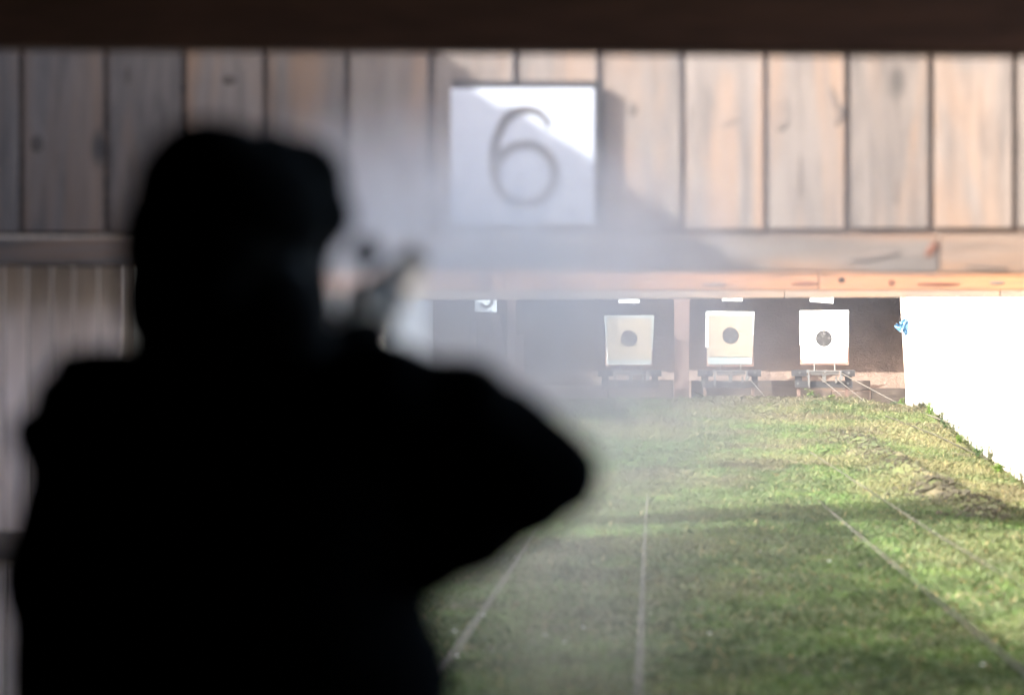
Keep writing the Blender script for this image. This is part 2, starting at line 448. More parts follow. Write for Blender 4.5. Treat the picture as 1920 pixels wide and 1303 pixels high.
bm = BM(); box(bm, -2.95, 2.8, D1 + .0125, D1 + .04, zline(440, 440, 900, D1), 3.55); obj('backing_board', bm, M_sleeper, b1)
bm = BM()
seg = [-350, 420, 1100, 1760, 2640]
for a, b in zip(seg[:-1], seg[1:]):
    xa = (a - CX) / F * D1 + .001; xb = (b - CX) / F * D1 - .001
    t0, t1 = zline(449, 440, a, D1), zline(449, 440, b, D1); u0, u1 = zline(498, 516, a, D1), zline(498, 516, b, D1)
    y0, y1 = D1 - .055, D1 + .07
    hexa(bm, [(xa, y0, u0), (xb, y0, u1), (xb, y0, t1), (xa, y0, t0), (xa, y1, u0), (xb, y1, u1), (xb, y1, t1), (xa, y1, t0)])
bmesh.ops.bevel(bm, geom=bm.edges[:], offset=.008, segments=2, affect='EDGES')
obj('lower_beam', bm, M_beamx, b1)
for sx_ in (-2.94, 2.72):
    bm = BM(); box(bm, sx_ - .05, sx_ + .09, D1 + .075, D1 + .2, 0, 3.6, .006); obj('support_post', bm, M_post, b1)
# second
D2 = 27.3
b2 = empty('overhead_baffle', (0, D2, 0), 'second overhead baffle showing as a bright orange strip', 'baffle', 'overhead bullet baffles')
bm = BM()
for a, b in ((-2.9, -.9), (-.9, 1.02), (1.02, 2.85)):
    box(bm, a + .002, b - .002, D2 - .06, D2 + .06, CH + (CY - 545) / F * D2, CH + (CY - 496) / F * D2, .008)
obj('lower_beam', bm, M_orange, b2)
bm = BM(); x = -2.9
while x < 2.8:
    box(bm, x, min(x + .29, 2.84), D2 - .012, D2 + .012, CH + (CY - 497) / F * D2 + .01, 3.69, .004); x += .3
obj('plank_panel', bm, M_panel, b2)
for sx_ in (-2.9, 2.7):
    bm = BM(); box(bm, sx_, sx_ + .13, D2 + .065, D2 + .19, float(gh(sx_, D2)) - .1, 3.69, .006); obj('support_post', bm, M_post, b2)
# third: a plain timber
D3 = 33.6
b3 = empty('overhead_beam', (0, D3, 0), 'third and farthest overhead timber, pale pine above the white wall', 'beam', 'overhead bullet baffles')
bm = BM()
def e3(px): return np.interp(px, [-800, 1130, 1290, 1920, 2100], [565, 562, 560, 557, 556])
segs = [(-3.0, -.8), (-.8, 1.0), (1.0, 2.62), (2.62, 3.3)]
for a, b in segs:
    pa, pb = CX + a / D3 * F, CX + b / D3 * F
    za, zb = CH + (CY - e3(pa)) / F * D3, CH + (CY - e3(pb)) / F * D3
    a += .002; b -= .002
    y0, y1 = D3 - .07, D3 + .07; H = .17
    hexa(bm, [(a, y0, za), (b, y0, zb), (b, y0, zb + H), (a, y0, za + H), (a, y1, za), (b, y1, zb), (b, y1, zb + H), (a, y1, za + H)])
bmesh.ops.bevel(bm, geom=bm.edges[:], offset=.006, segments=1, affect='EDGES')
obj('timber', bm, M_pine, b3)
for px in (1705, 1712, 1751, 1793, 1795, 1560, 1428, 1331):
    p = P(px, e3(px) - 1.5, D3 - .075); bm = BM(); ell(bm, p, (.007, .004, .006), sub=1); obj('nail_head', bm, M_steelpale, b3)
bm = BM(); box(bm, -2.98, -2.85, D3 - .06, D3 + .06, .3, zline(565, 565, 0, D3) - .002, .006); obj('support_post', bm, M_post, b3)

# ------------------------------------------------------------------ plank screen at the left under the first baffle
sc_ = empty('plank_screen', (P(110, 683, 17.3).x, 17.3, 0), 'pinkish vertical plank screen under the nearest baffle at the left edge', 'screen')
bm = BM(); edges = [-280, -200, -128, -60, 8, 52, 98, 140, 186, 228]
for a, b in zip(edges[:-1], edges[1:]):
    xa, xb = P(a, 0, 17.3).x + .004, P(b, 0, 17.3).x - .004
    zb = CH + (CY - 994) / F * 17.3
    box(bm, xa, xb, 17.29, 17.32, zb, CH + (CY - 490) / F * 17.3, .004)
obj('upper_planks', bm, M_screen, sc_)
bm = BM(); box(bm, P(-280, 0, 17.3).x, P(228, 0, 17.3).x, 17.26, 17.285, CH + (CY - 1050) / F * 17.3, CH + (CY - 996) / F * 17.3, .004)
obj('shade_band', bm, M_grey, sc_)  # dark strip added for a band of shade across the screen
bm = BM()
for a, b in zip(edges[:-1], edges[1:]):
    box(bm, P(a, 0, 17.3).x + .004, P(b, 0, 17.3).x - .004, 17.29, 17.32, 0, CH + (CY - 1045) / F * 17.3, .004)
obj('lower_planks', bm, M_screen, sc_)

M_knot = mat('wood knot', (.022, .016, .013), .9, spec=.1); M_knot2 = mat('red wood knot', (.085, .035, .022), .9, spec=.1); M_stain = mat('grey wood stain', (.072, .06, .054), .9, spec=.1)
def knot(px, py, d, rx, rz, parent, m, tilt=0):
    bm = BM(); ell(bm, P(px, py, d), (rx, .005, rz), (0, R(tilt), 0), 2); obj('knot', bm, m, parent, smooth=True)
for a_ in ((1578, 525, D2 - .06, .020, .018, b2, M_knot), (1672, 530, D2 - .06, .022, .02, b2, M_knot2), (1760, 533, D2 - .06, .14, .012, b2, M_knot2), (1510, 532, D2 - .06, .09, .011, b2, M_knot2), (1870, 531, D2 - .06, .05, .012, b2, M_stain), (1340, 534, D2 - .06, .08, .012, b2, M_stain),
           (1576, 216, D1 - .012, .014, .05, b1, M_stain, 20), (1566, 190, D1 - .012, .012, .06, b1, M_stain, -18), (1370, 232, D1 - .012, .07, .016, b1, M_stain, -18), (1468, 238, D1 - .012, .03, .012, b1, M_stain, -40), (1185, 205, D1 - .012, .022, .03, b1, M_stain), (1680, 360, D1 - .012, .012, .06, b1, M_stain), (1500, 330, D1 - .012, .008, .09, b1, M_stain),
           (1747, 468, D1 - .056, .016, .035, b1, M_knot2, 35), (1640, 482, D1 - .056, .11, .014, b1, M_stain, -8), (1850, 502, D1 - .056, .09, .009, b1, M_stain, 4), (430, 150, D1 - .012, .03, .02, b1, M_stain), (70, 270, D1 - .012, .03, .04, b1, M_stain), (240, 140, D1 - .012, .012, .05, b1, M_stain)):
    knot(*a_)
# ------------------------------------------------------------------ sign with the number six
DS = D1 - .10
sg = empty('number_sign', P(980, 420, DS), 'square white enamel sign with a large thin 6 on the nearest baffle', 'sign')
bm = BM(); a = P(845, 420, DS); b = P(1114, 166, DS)
box(bm, a.x, b.x, DS, DS + .006, a.z, b.z, .002); obj('plate', bm, M_sign, sg)
bm = BM(); a2 = P(848, 418, DS); b2_ = P(1127, 152, DS)
box(bm, a2.x, b2_.x, DS + .008, DS + .06, a2.z, b2_.z, .004); obj('backing', bm, M_signback, sg)
pts = []
for t in np.linspace(0, 1, 26):            # hook of the six: from the top right over and down the left
    ang = R(28) + t * R(152 - 0); pass
hook = [(1029, 237), (1022, 222), (1010, 211), (995, 206), (980, 206), (964, 211), (950, 222), (940, 238), (932, 258), (927, 282), (926, 308), (927, 330)]
bowl = [(984 + 56 * math.cos(th), 326 - 55 * math.sin(th)) for th in np.linspace(0, 2 * math.pi, 49)[:-1]]
bm = BM()
def strip(bm, pp, wpx, d, closed=False, thick=.004, wf=None):
    n = len(pp); L_, R_ = [], []
    for i in range(n):
        if closed: t = Vector(pp[(i + 1) % n]) - Vector(pp[i - 1])
        else: t = Vector(pp[min(i + 1, n - 1)]) - Vector(pp[max(i - 1, 0)])
        t = t.to_2d().normalized(); nn = Vector((-t.y, t.x)); ww = (wf[i] if wf else wpx) / 2
        a_ = Vector(pp[i]) + nn * ww; b_ = Vector(pp[i]) - nn * ww
        L_.append(bm.verts.new(P(a_.x, a_.y, d))); R_.append(bm.verts.new(P(b_.x, b_.y, d)))
    for i in range(n if closed else n - 1):
        j = (i + 1) % n; bm.faces.new((L_[i], L_[j], R_[j], R_[i]))
strip(bm, hook, 15, DS - .004, wf=[9, 11, 13, 14, 16, 17, 18, 18, 18, 19, 19, 19]); strip(bm, bowl, 18, DS - .0055, closed=True)
obj('digit_six', bm, M_digit, sg)

# ------------------------------------------------------------------ target shed
sh = empty('target_shed', (0, 50.3, .7), 'dark open shed roof and brown posts over the paper targets', 'shed')
bm = BM()
hexa(bm, [(-3.3, 50.12, 2.44), (3.2, 50.12, 2.44), (3.2, 50.12, 2.52), (-3.3, 50.12, 2.52), (-3.3, 55.2, 3.8), (3.2, 55.2, 3.8), (3.2, 55.2, 3.9), (-3.3, 55.2, 3.9)])
obj('roof', bm, M_sleeper, sh)
bm = BM(); box(bm, -3.3, -3.2, 50.2, 55.1, -.2, 3.6); box(bm, 3.1, 3.2, 50.42, 55.1, -.2, 3.6); box(bm, -3.3, 3.2, 55.1, 55.2, -.2, 3.8); obj('wall_boards', bm, M_sleeper, sh)
def post(px0, px1, py0, py1, d, name='post', m=M_post, th=.1):
    a_, b_ = P(px0, py1, d), P(px1, py0, d)
    bm = BM(); box(bm, a_.x, b_.x, d, d + th, a_.z, b_.z, .004); return obj(name, bm, m, sh)
post(1264, 1292, 500, 760, 50.2); post(951, 967, 500, 770, 50.2)
post(1268, 1293, 500, 637, 50.06, 'lit_post_face', th=.03); post(967, 983, 628, 770, 50.3, 'post', M_post, .06)  # the thin front board is added as the post's lit upper part
post(882, 894, 602, 770, 50.4, 'strut', M_post, .05); post(1696, 1701, 540, 715, 50.5, 'end_board', M_post, .05)
bm = BM(); a_, b_ = P(934, 660, 50.5), P(934, 590, 50.5); box(bm, a_.x - .05, a_.x + .05, 50.5, 50.54, a_.z, b_.z, .004, rot=(0, R(-8), 0)); obj('strut', bm, M_post, sh)
bm = BM(); a_, b_ = P(1690, 720, 50.42), P(1702, 500, 50.42)
hexa(bm, [P(1697, 720, 50.42), P(1702.5, 720, 50.42), P(1703, 500, 50.42), P(1684, 500, 50.42), P(1697, 720, 50.6), P(1702.5, 720, 50.6), P(1703, 500, 50.6), P(1684, 500, 50.6)])
obj('corner_board', bm, M_screen, sh)

# base timbers in front of the sand
def timber(px0, px1, py0, py1, d, m, label, th=.12, bev=.01):
    a_, b_ = P(px0, py1, d), P(px1, py0, d)
    bm = BM(); box(bm, a_.x, b_.x, d, d + th, a_.z, b_.z, bev)
    bmesh.ops.subdivide_edges(bm, edges=[e for e in bm.edges if e.calc_length() > .3], cuts=12)
    for v_ in bm.verts: v_.co.z += .012 * (float(fbm(v_.co.x * 4, v_.co.y * 9)) - .5)
    tag(obj('sleeper', bm, m), label, 'timber', 'timbers holding back the sand')
timber(1296, 1560, 713, 760, 50.62, M_sleeper, 'dark base timber between the middle and right targets')
timber(1561, 1632, 713, 732, 50.60, M_sleeper, 'brown base board right of the right target stand')
timber(1561, 1631, 734, 756, 50.59, M_sleeper, 'lower cracked brown board right of the right target stand')
timber(1633, 1702, 728, 762, 50.66, M_grey, 'weathered grey log against the white wall')
timber(1140, 1263, 712, 760, 50.62, M_sleeper, 'dark base timber behind the left target stand')
timber(800, 1139, 722, 765, 50.64, M_grey, 'long weathered grey log left of the left target')

# ------------------------------------------------------------------ paper targets
DT = 49.95
def quad(bm, pts, d, th=.003):
    f = [P(x, y, d) for x, y in pts]; b = [p + Vector((0, th, 0)) for p in f]
    hexa(bm, f + b)
def disc(bm, c, r, n=48):
    vs = [bm.verts.new((c.x + r * math.cos(2 * math.pi * k / n), c.y, c.z + r * math.sin(2 * math.pi * k / n))) for k in range(n)]
    bm.faces.new(vs)
def ring(bm, c, r, w_, n=56):
    A = [(c.x + (r - w_ / 2) * math.cos(2 * math.pi * k / n), c.y, c.z + (r - w_ / 2) * math.sin(2 * math.pi * k / n)) for k in range(n)]
    B = [(c.x + (r + w_ / 2) * math.cos(2 * math.pi * k / n), c.y, c.z + (r + w_ / 2) * math.sin(2 * math.pi * k / n)) for k in range(n)]
    A = [bm.verts.new(p) for p in A]; B = [bm.verts.new(p) for p in B]
    for k in range(n): bm.faces.new((A[k], A[(k + 1) % n], B[(k + 1) % n], B[k]))
def text_bm(bm, s, c, size):
    cu = bpy.data.curves.new('t', 'FONT'); cu.body = s; cu.size = size; cu.align_x = 'CENTER'; cu.align_y = 'CENTER'
    o = bpy.data.objects.new('t', cu); COL.objects.link(o)
    dg = bpy.context.evaluated_depsgraph_get(); dg.update(); me = bpy.data.meshes.new_from_object(o.evaluated_get(dg))
    b = bmesh.new(); b.from_mesh(me)
    M = Matrix.Translation(c) @ Matrix.Rotation(R(90), 4, 'X')
    bmesh.ops.transform(b, matrix=M, verts=b.verts); me2 = bpy.data.meshes.new('t'); b.to_mesh(me2); b.free(); bm.from_mesh(me2)
    bpy.data.objects.remove(o)

def target(spec):
    root = empty('paper_target', P(spec['c'][0], 690, DT), spec['label'], 'target', 'paper shooting targets')
    x0, x1, y0, y1 = spec['frame']
    bm = BM(); d = DT + .012; w_ = 5
    for a in ((x0, x0 + w_, y0, y1), (x1 - w_, x1, y0, y1), (x0 + w_, x1 - w_, y1 - w_ + .5, y1), (x0 + w_, x1 - w_, y0, y0 + w_)):
        A, B = P(a[0], a[3], d), P(a[1], a[2], d); box(bm, A.x, B.x, d, d + .03, A.z, B.z, .002)
    A, B = P(x0 + w_, y1 - w_, d), P(x1 - w_, y0 + w_, d); box(bm, A.x, B.x, d + .008, d + .02, A.z, B.z)
    obj('wooden_frame', bm, M_frame, root)
    for k, (pts, m) in enumerate(spec['cards']):
        bm = BM(); quad(bm, pts, DT - .004 * k); obj('card', bm, m, root)
    d0 = DT - .004 * len(spec['cards']) - .001
    cx, cy = spec['c']; c = P(cx, cy, d0)
    bm = BM(); disc(bm, c, .0905); obj('bullseye', bm, M_black, root)
    bm = BM(); c2 = c - Vector((0, .002, 0))
    for r in (.0725, .054, .036, .018): ring(bm, c2, r, .0010)
    for k, r in enumerate((.081, .063, .045)):
        for dx, dz in ((1, 0), (-1, 0), (0, 1), (0, -1)):
            text_bm(bm, str(7 + k), c2 + Vector((dx * r, -.001, dz * r)), .017)
    obj('ring_marks', bm, M_line, root)
    for (hx, hy) in spec['holes']:
        bm = BM(); disc(bm, P(hx, hy, d0 - .003), .0065, 10); obj('bullet_hole', bm, M_black, root)
    if spec.get('wholes'):
        for (hx, hy) in spec['wholes']:
            bm = BM(); disc(bm, P(hx, hy, d0 - .004), .005, 10); obj('bullet_hole', bm, M_line, root)
    return root
target(dict(c=(1179, 634.5), label='cream paper target on pale blue card, leftmost, in the smoke', frame=(1135, 1224, 602, 686),
    cards=[([(1138, 683), (1221, 683), (1226, 594), (1136, 593)], M_paperw), ([(1132, 593), (1135, 648), (1139, 653), (1221, 652), (1226, 590), (1135.5, 590)], M_paperb) if False else ([(1139, 682), (1221.5, 682), (1222, 655), (1139, 655)], M_paperb),
           ([(1137, 652), (1224, 652), (1226.5, 591), (1132.5, 591.5)], M_paperb), ([(1139.5, 674), (1221, 673.5), (1221, 597), (1138, 596)], M_paperc)],
    holes=[(1160, 635.5), (1217, 601), (1144, 668), (1163, 642)], wholes=[(1173, 640), (1184, 639), (1171, 634), (1179, 643)]))
target(dict(c=(1369.5, 629), label='cream paper target with wide pale lower margin, middle one', frame=(1325, 1413, 592, 687),
    cards=[([(1327, 683), (1409.5, 683), (1413, 585), (1325, 584)], M_paperb), ([(1323, 651), (1412, 650), (1414.5, 584.5), (1323.5, 583.5)], M_paperw),
           ([(1328, 669), (1411, 669), (1412.5, 591), (1328, 591)], M_paperc)],
    holes=[(1401.5, 628), (1387, 621), (1393, 619), (1333, 665)], wholes=[(1370, 636)]))
target(dict(c=(1544.5, 634.5), label='bright white paper target in sharp focus, rightmost, near the white wall', frame=(1500.5, 1591.5, 590, 684),
    cards=[([(1505, 680), (1588, 679.5), (1591, 640), (1501, 640)], M_paperw), ([(1499.5, 647), (1591, 646), (1591.5, 582), (1499, 583)], M_paperw),
           ([(1501.5, 674), (1587.5, 675), (1590.5, 581.5), (1500, 582.5)], M_paperw)],
    holes=[(1537, 592), (1539, 625)], wholes=[(1540, 627), (1547, 626), (1543, 631)]))

# ------------------------------------------------------------------ target carriers
def carrier(cx, label):
    d = DT - .02
    root = empty('target_stand', P(cx, 743, d), label, 'target stand', 'timber and steel target stands')
    def bx(name, m, x0, x1, y0, y1, dd, th, bev=.005):
        a_, b_ = P(cx + x0, y1, dd), P(cx + x1, y0, dd); bm = BM(); box(bm, a_.x, b_.x, dd, dd + th, a_.z, b_.z, bev); return obj(name, bm, m, root)
    for s in (-1, 1):
        xa, xb = (-60, -31) if s < 0 else (34, 59)
        blk = bx('head_block', M_dark, xa, xb, 693.5, 705.5, d - .09, .10)
        for yb in (699,):
            p = P(cx + (xa + xb) / 2 + 1, yb, d - .098)
            bm = BM(); tube(bm, [p, p + Vector((0, -.012, 0))], .014, 6); obj('bolt', bm, M_bolt, blk)
        bx('upright', M_dark, *((-53, -40) if s < 0 else (41, 53)), 705.6, 727, d - .05, .09)
        bx('leg', M_post, *((-49.5, -43) if s < 0 else (41, 47)), 727.2, 752, d - .04, .07)
        p = P(cx - 48 if s < 0 else cx + 46, 719, d - .075); bm = BM(); tube(bm, [p, p + Vector((0, -.012, 0))], .015, 6); obj('bolt', bm, M_bolt, root)
    bx('lower_beam', M_dark, -53, 55, 715, 727, d - .07, .018)
    # steel tilting frame
    bm = BM()
    for a in ((-29, -26, 694, 724), (31, 34, 694, 714), (-29, 35, 694.5, 696.3), (-24, -3, 700.5, 702), (3, 30, 700.2, 701.7), (0.5, 4, 694, 700), (-32, -27, 693, 699), (-30, -25.5, 705, 709), (32, 37, 704, 711), (29.5, 33, 706, 713)):
        A, B = P(cx + a[0], a[3], d - .13), P(cx + a[1], a[2], d - .13); box(bm, A.x, B.x, d - .14 + random.uniform(0, .01), d - .11, A.z, B.z, .002)
    obj('steel_frame', bm, M_steelpale, root)
    bm = BM()
    for a in ((-25, 0, 696.6, 700.3), (5, 29, 696.6, 700), (-2, 5, 702, 717), (-24, 28, 702.8, 704.2), (-27.5, -25, 712, 727), (22, 26, 706, 718), (-4, 8, 701, 704)):
        A, B = P(cx + a[0], a[3], d - .1), P(cx + a[1], a[2], d - .1); box(bm, A.x, B.x, d - .105 + random.uniform(0, .01), d - .08, A.z, B.z, .002)
    obj('dark_linkage', bm, M_bolt, root)
    for x in (-17, 21):
        bm = BM(); tube(bm, [P(cx + x, 697, d - .03), P(cx + x, 682, d + .02)], .006, 8); obj('support_rod', bm, M_steelpale, root)
    bm = BM(); c_ = P(cx + 34, 709, d - .15); tube(bm, [c_, c_ + Vector((0, .03, 0))], .018, 16); obj('pulley', bm, M_steelpale, root)
carrier(1181, 'black timber target stand fading in smoke under the leftmost target')
carrier(1368, 'black timber target stand under the middle target')
carrier(1544, 'black timber target stand with pale steel frame under the rightmost target')
carrier(830, 'faint target stand far left beside the shaded wall')

# number boards over the lanes
def board(x0, x1, y0, y1, label, tilt=0, five=False, m=M_paperw):
    d = 49.9
    root = empty('lane_board', P((x0 + x1) / 2, y1, d), label, 'number board', 'small boards hanging above the lanes')
    bm = BM(); a_, b_ = P(x0, y1, d), P(x1, y0, d); box(bm, a_.x, b_.x, d, d + .012, a_.z, b_.z, .001, rot=(0, R(tilt), 0)); obj('plate', bm, m, root)
    for x in (x0 + 6, x1 - 6):
        bm = BM(); tube(bm, [P(x, y0 + 2, d + .015), P(x, CY - (2.46 - CH) * F / 50.15, 50.15)], .003, 6)
        obj('hanger', bm, M_wire, root)
    if five:
        bm = BM(); cx, cy = 912, 567.5
        pp = [(cx - 10.5, cy + 1.5)] + [(cx + 10.5 * math.cos(t), cy + 9.5 * math.sin(t) - 2) for t in np.linspace(R(150), R(-95), 22)] + [(cx - 7, cy - 11), (cx - 6, cy - 20), (cx + 8, cy - 20)]
        strip(bm, pp, 5.5, d - .003); obj('digit_five', bm, M_digit, root)
board(890.5, 932, 544, 585, 'white lane board with a black 5 hanging far left in the smoke', 1.5, True)
board(1160, 1199, 530, 568.5, 'white board edge above the leftmost target')
board(1354, 1392, 528, 565, 'thin sliver of white board above the middle target')
bm = BM(); 
board(1520, 1564, 528, 567.5, 'tilted pale board above the rightmost target', 4.5)
bm = BM(); strip(bm, [(1184, 567), (1188, 569), (1186, 571)], 1.6, 49.86); strip(bm, [(1187, 569), (1192, 572)], 1.4, 49.86)
for v_ in list(bm.verts): pass
bmesh.ops.solidify(bm, geom=bm.faces[:], thickness=.004)
tag(obj('paper_scrap', bm, M_paperw), 'torn white paper scrap dangling under a lane board', 'paper scrap')

# ------------------------------------------------------------------ cables
M_wirep = mat('pale wire', (.19, .175, .15), .9, 0, .1)  # lighter wire tone to make these cables more visible
def cable(pts, label, r=.006, m=M_wire):
    P3 = [Vector(p) for p in pts]; out = []
    if isinstance(r, tuple): rr_ = list(np.linspace(r[0], r[1], 10 * (len(P3) - 1) + 1))
    else: rr_ = r
    for i in range(len(P3) - 1):
        for k in range(10): out.append(P3[i].lerp(P3[i + 1], k / 10))
    out.append(P3[-1]); bm = BM(); tube(bm, out, rr_, 6)
    tag(obj('cable', bm, m, smooth=True), label, 'cable', 'steel pull cables of the target stands')
def G(px, py, dz=0):
    """where the sight line meets the ground"""
    lo, hi = 15.0, 48.4
    for _ in range(50):
        d = (lo + hi) / 2; p = P(px, py, d)
        if p.z > float(gh(p.x, d)): lo = d
        else: hi = d
    p = P(px, py, lo); p.z += dz; return p
zc = .37
def lv(X, d, z=zc): return (X, d, z)
cable([lv(1.175, 11.5), lv(1.175, 22), lv(1.17, 32.2, .385)], 'blurred cable running down the right half of the grass', (.0075, .003))
cable([lv(-.04, 11.5), lv(-.04, 22), lv(-.03, 34, .41)], 'blurred cable running straight down the middle of the grass', (.0085, .0035), M_wirep)
cable([lv(-.665, 11.5), lv(-.665, 22), lv(-.65, 34, .41)], 'blurred cable slanting beside the elbow of the person', (.0085, .0035), M_wirep)
cable([lv(1.62, 16), lv(1.63, 26), G(1500, 760 + 75)], 'faint cable nearest the ridge of soil', .003)
cable([P(1578, 700, DT - .16), P(1681, 755, 48.2), P(1725, 772, 46.0), P(1920, 845, 33.0), P(2250, 968, 20.5)], 'thin cable crossing the white wall from the rightmost stand', .0052)
cable([P(1566, 708, DT - .15), P(1627, 757, 47.6)], 'upper short cable dropping from the rightmost stand into the grass', .0038)
cable([P(1535, 707, DT - .15), P(1577, 741, 48.3)], 'lower short cable below the rightmost stand', .005)
cable([P(1402, 706, DT - .15), P(1434, 744, 48.2)], 'short pale cable dropping from the middle stand', .004)
g1, g2, g3 = G(1660, 785, .03), G(1752, 822, .035), G(1840, 862, .03)
cable([g1, g2, g3, G(1905, 892, .03)], 'dark hose lying at the foot of the white wall', .006, M_soil)

# ------------------------------------------------------------------ blue rag
bm = BM()
out = [(1688, 612), (1681, 607), (1677, 612), (1684, 620), (1689, 623), (1692, 620), (1697, 630), (1703, 626), (1704, 606), (1701, 596), (1694, 598), (1687, 604)]
random.seed(3)
front = []; grid = {}
cen = P(1694, 611, 49.4)
def rp(x, y):
    return P(x, y, 49.4) + Vector((0, .05 * math.sin(x * .9 + y * .35) + .03 * math.sin(y * 1.3), 0))
c0 = bm.verts.new(rp(1695, 611)); rings = []
for k in (.33, .66, 1.0):
    ringv = []
    n = len(out)
    for i in range(n):
        for s in range(3):
            x = out[i][0] + (out[(i + 1) % n][0] - out[i][0]) * s / 3; y = out[i][1] + (out[(i + 1) % n][1] - out[i][1]) * s / 3
            ringv.append(bm.verts.new(rp(1695 + (x - 1695) * k, 611 + (y - 611) * k)))
    rings.append(ringv)
m_ = len(rings[0])
for i in range(m_): bm.faces.new((c0, rings[0][i], rings[0][(i + 1) % m_]))
for a_, b_ in ((0, 1), (1, 2)):
    for i in range(m_): bm.faces.new((rings[a_][i], rings[b_][i], rings[b_][(i + 1) % m_], rings[a_][(i + 1) % m_]))
bmesh.ops.recalc_face_normals(bm, faces=bm.faces)
dup_ = bmesh.ops.duplicate(bm, geom=bm.verts[:] + bm.faces[:])
for v_ in dup_['geom']:
    if isinstance(v_, bmesh.types.BMVert): v_.co.y += .006
tag(obj('cloth_rag', bm, M_rag, smooth=True), 'crumpled light blue rag hooked on the end of the white wall', 'rag')

# ------------------------------------------------------------------ weeds
def weed(loc, h, n, mi, label, spread=.4, leaf=.03, tall=False, sd=0):
    rd = random.Random(sd)
    root = empty('weed', loc, label, 'weed', 'weeds growing on the range')
    bs = BM(); bl = BM()
    ns = max(2, n // 6)
    for s in range(ns):
        a = rd.uniform(0, 6.28); sp = rd.uniform(.05, spread) * h; hh = h * rd.uniform(.6, 1)
        base = Vector(loc) + Vector((rd.uniform(-.02, .02), rd.uniform(-.02, .02), -.01))
        top = base + Vector((math.cos(a) * sp, math.sin(a) * sp, hh))
        mid = base.lerp(top, .5) + Vector((0, 0, .1 * hh))
        tube(bs, [base, mid, top], [.003, .0025, .0012], 5)
        for k in range(max(3, n // ns)):
            t = rd.uniform(.15, 1); p = base.lerp(mid, t * 2) if t < .5 else mid.lerp(top, t * 2 - 1)
            aa = rd.uniform(0, 6.28); d = Vector((math.cos(aa), math.sin(aa), rd.uniform(-.2, .7))).normalized()
            ll = leaf * rd.uniform(.6, 1.3) * (1.1 - .5 * t); side = d.cross(Vector((0, 0, 1))).normalized() * ll * .32
            a0 = bl.verts.new(p); b0 = bl.verts.new(p + d * ll * .5 + side); c0_ = bl.verts.new(p + d * ll + Vector((0, 0, -.2 * ll))); d0 = bl.verts.new(p + d * ll * .5 - side)
            bl.faces.new((a0, b0, c0_, d0))
    obj('stems', bs, M_leaf[mi], root); obj('leaves', bl, M_leaf[mi], root)
def on(px, d):
    X = (px - CX) / F * d; return (X, d, float(gh(X, d)))
weed(on(1558, 48.2), .07, 36, 0, 'bright green leafy weed in front of the rightmost stand', .7, .05, sd=1)
weed(on(1520, 48.25), .14, 30, 0, 'tall thin weed left of the bright weed by the rightmost stand', .35, .06, sd=2)
weed(on(1531, 48.2), .06, 36, 1, 'low bushy weed between the thin weed and the bright weed', .9, .05, sd=3)
weed(on(1688, 48.0), .15, 60, 0, 'green weed clump at the far corner of the white wall', .7, .05, sd=4)
weed(on(1672, 47.6), .09, 50, 2, 'darker weed just left of the wall corner clump', .9, .05, sd=5)
weed(on(1697, 47.2), .08, 40, 2, 'low weed touching the wall in front of the corner clump', .9, .05, sd=6)
ordn = ['first', 'second', 'third', 'fourth', 'fifth', 'sixth', 'seventh', 'eighth', 'ninth', 'tenth', 'eleventh', 'twelfth', 'thirteenth']
wl = [(46.2, .05, 'low brown'), (44.8, .10, 'brown'), (43.3, .07, 'low yellowish'), (42.3, .06, 'short'), (41.2, .09, 'upright'), (40.3, .05, 'low'), (39.3, .11, 'dark leafy'), (38.0, .08, 'pointed'), (36.9, .12, 'tall bushy'), (35.9, .05, 'low'), (35.1, .15, 'spindly'), (34.5, .15, 'tall spindly'), (33.6, .09, 'bushy')]
for i, (Y, h, adj) in enumerate(wl):
    X = RW - .07
    weed((X, Y, float(gh(X, Y))), h * 2.1, 14 if 'spindly' in adj else 110, [1, 0, 1, 2][i % 4], f'{adj} weed at the white wall foot, {ordn[i]} from the far end', .25 if 'spindly' in adj else .6, .03 if 'spindly' in adj else .045, sd=10 + i)
for i, (px, Y, t) in enumerate([(1330, 47.4, 'small weed on the bank crest under the middle target'), (1200, 48.0, 'small weed on the bank crest under the leftmost target'), (1445, 46.8, 'pale weed on the bank left of the rightmost stand'), (1420, 45.0, 'broad green weed lower on the bank below the middle stand')]):
    weed(on(px, Y), .05, 40, i % 2, t, 1.0, .04, sd=40 + i)

# daisies
M_pet = mat('daisy petals', (.8, .8, .78), .6)
first = None
for i, (px, py) in enumerate([(1022, 1203), (1093, 1189), (858, 1243), (1555, 1063), (1843, 1260), (1058, 1217), (907, 1166), (852, 1196), (1330, 1200)]):
    p = G(px, py, .035)
    if first is None:
        root = empty('daisy', p, 'tiny white daisy in the short grass', 'flower', 'daisies dotted over the grass')
        bm = BM(); ell(bm, p, (.011, .011, .004), sub=1); obj('petals', bm, M_pet, root)
        bm = BM(); tube(bm, [p, p - Vector((0, 0, .05))], .0015, 5); obj('stem', bm, M_leaf[0], root)
        first = root
    else:
        r_ = first.copy(); COL.objects.link(r_); r_.location = p
        for ch in first.children: c_ = ch.copy(); COL.objects.link(c_); c_.parent = r_

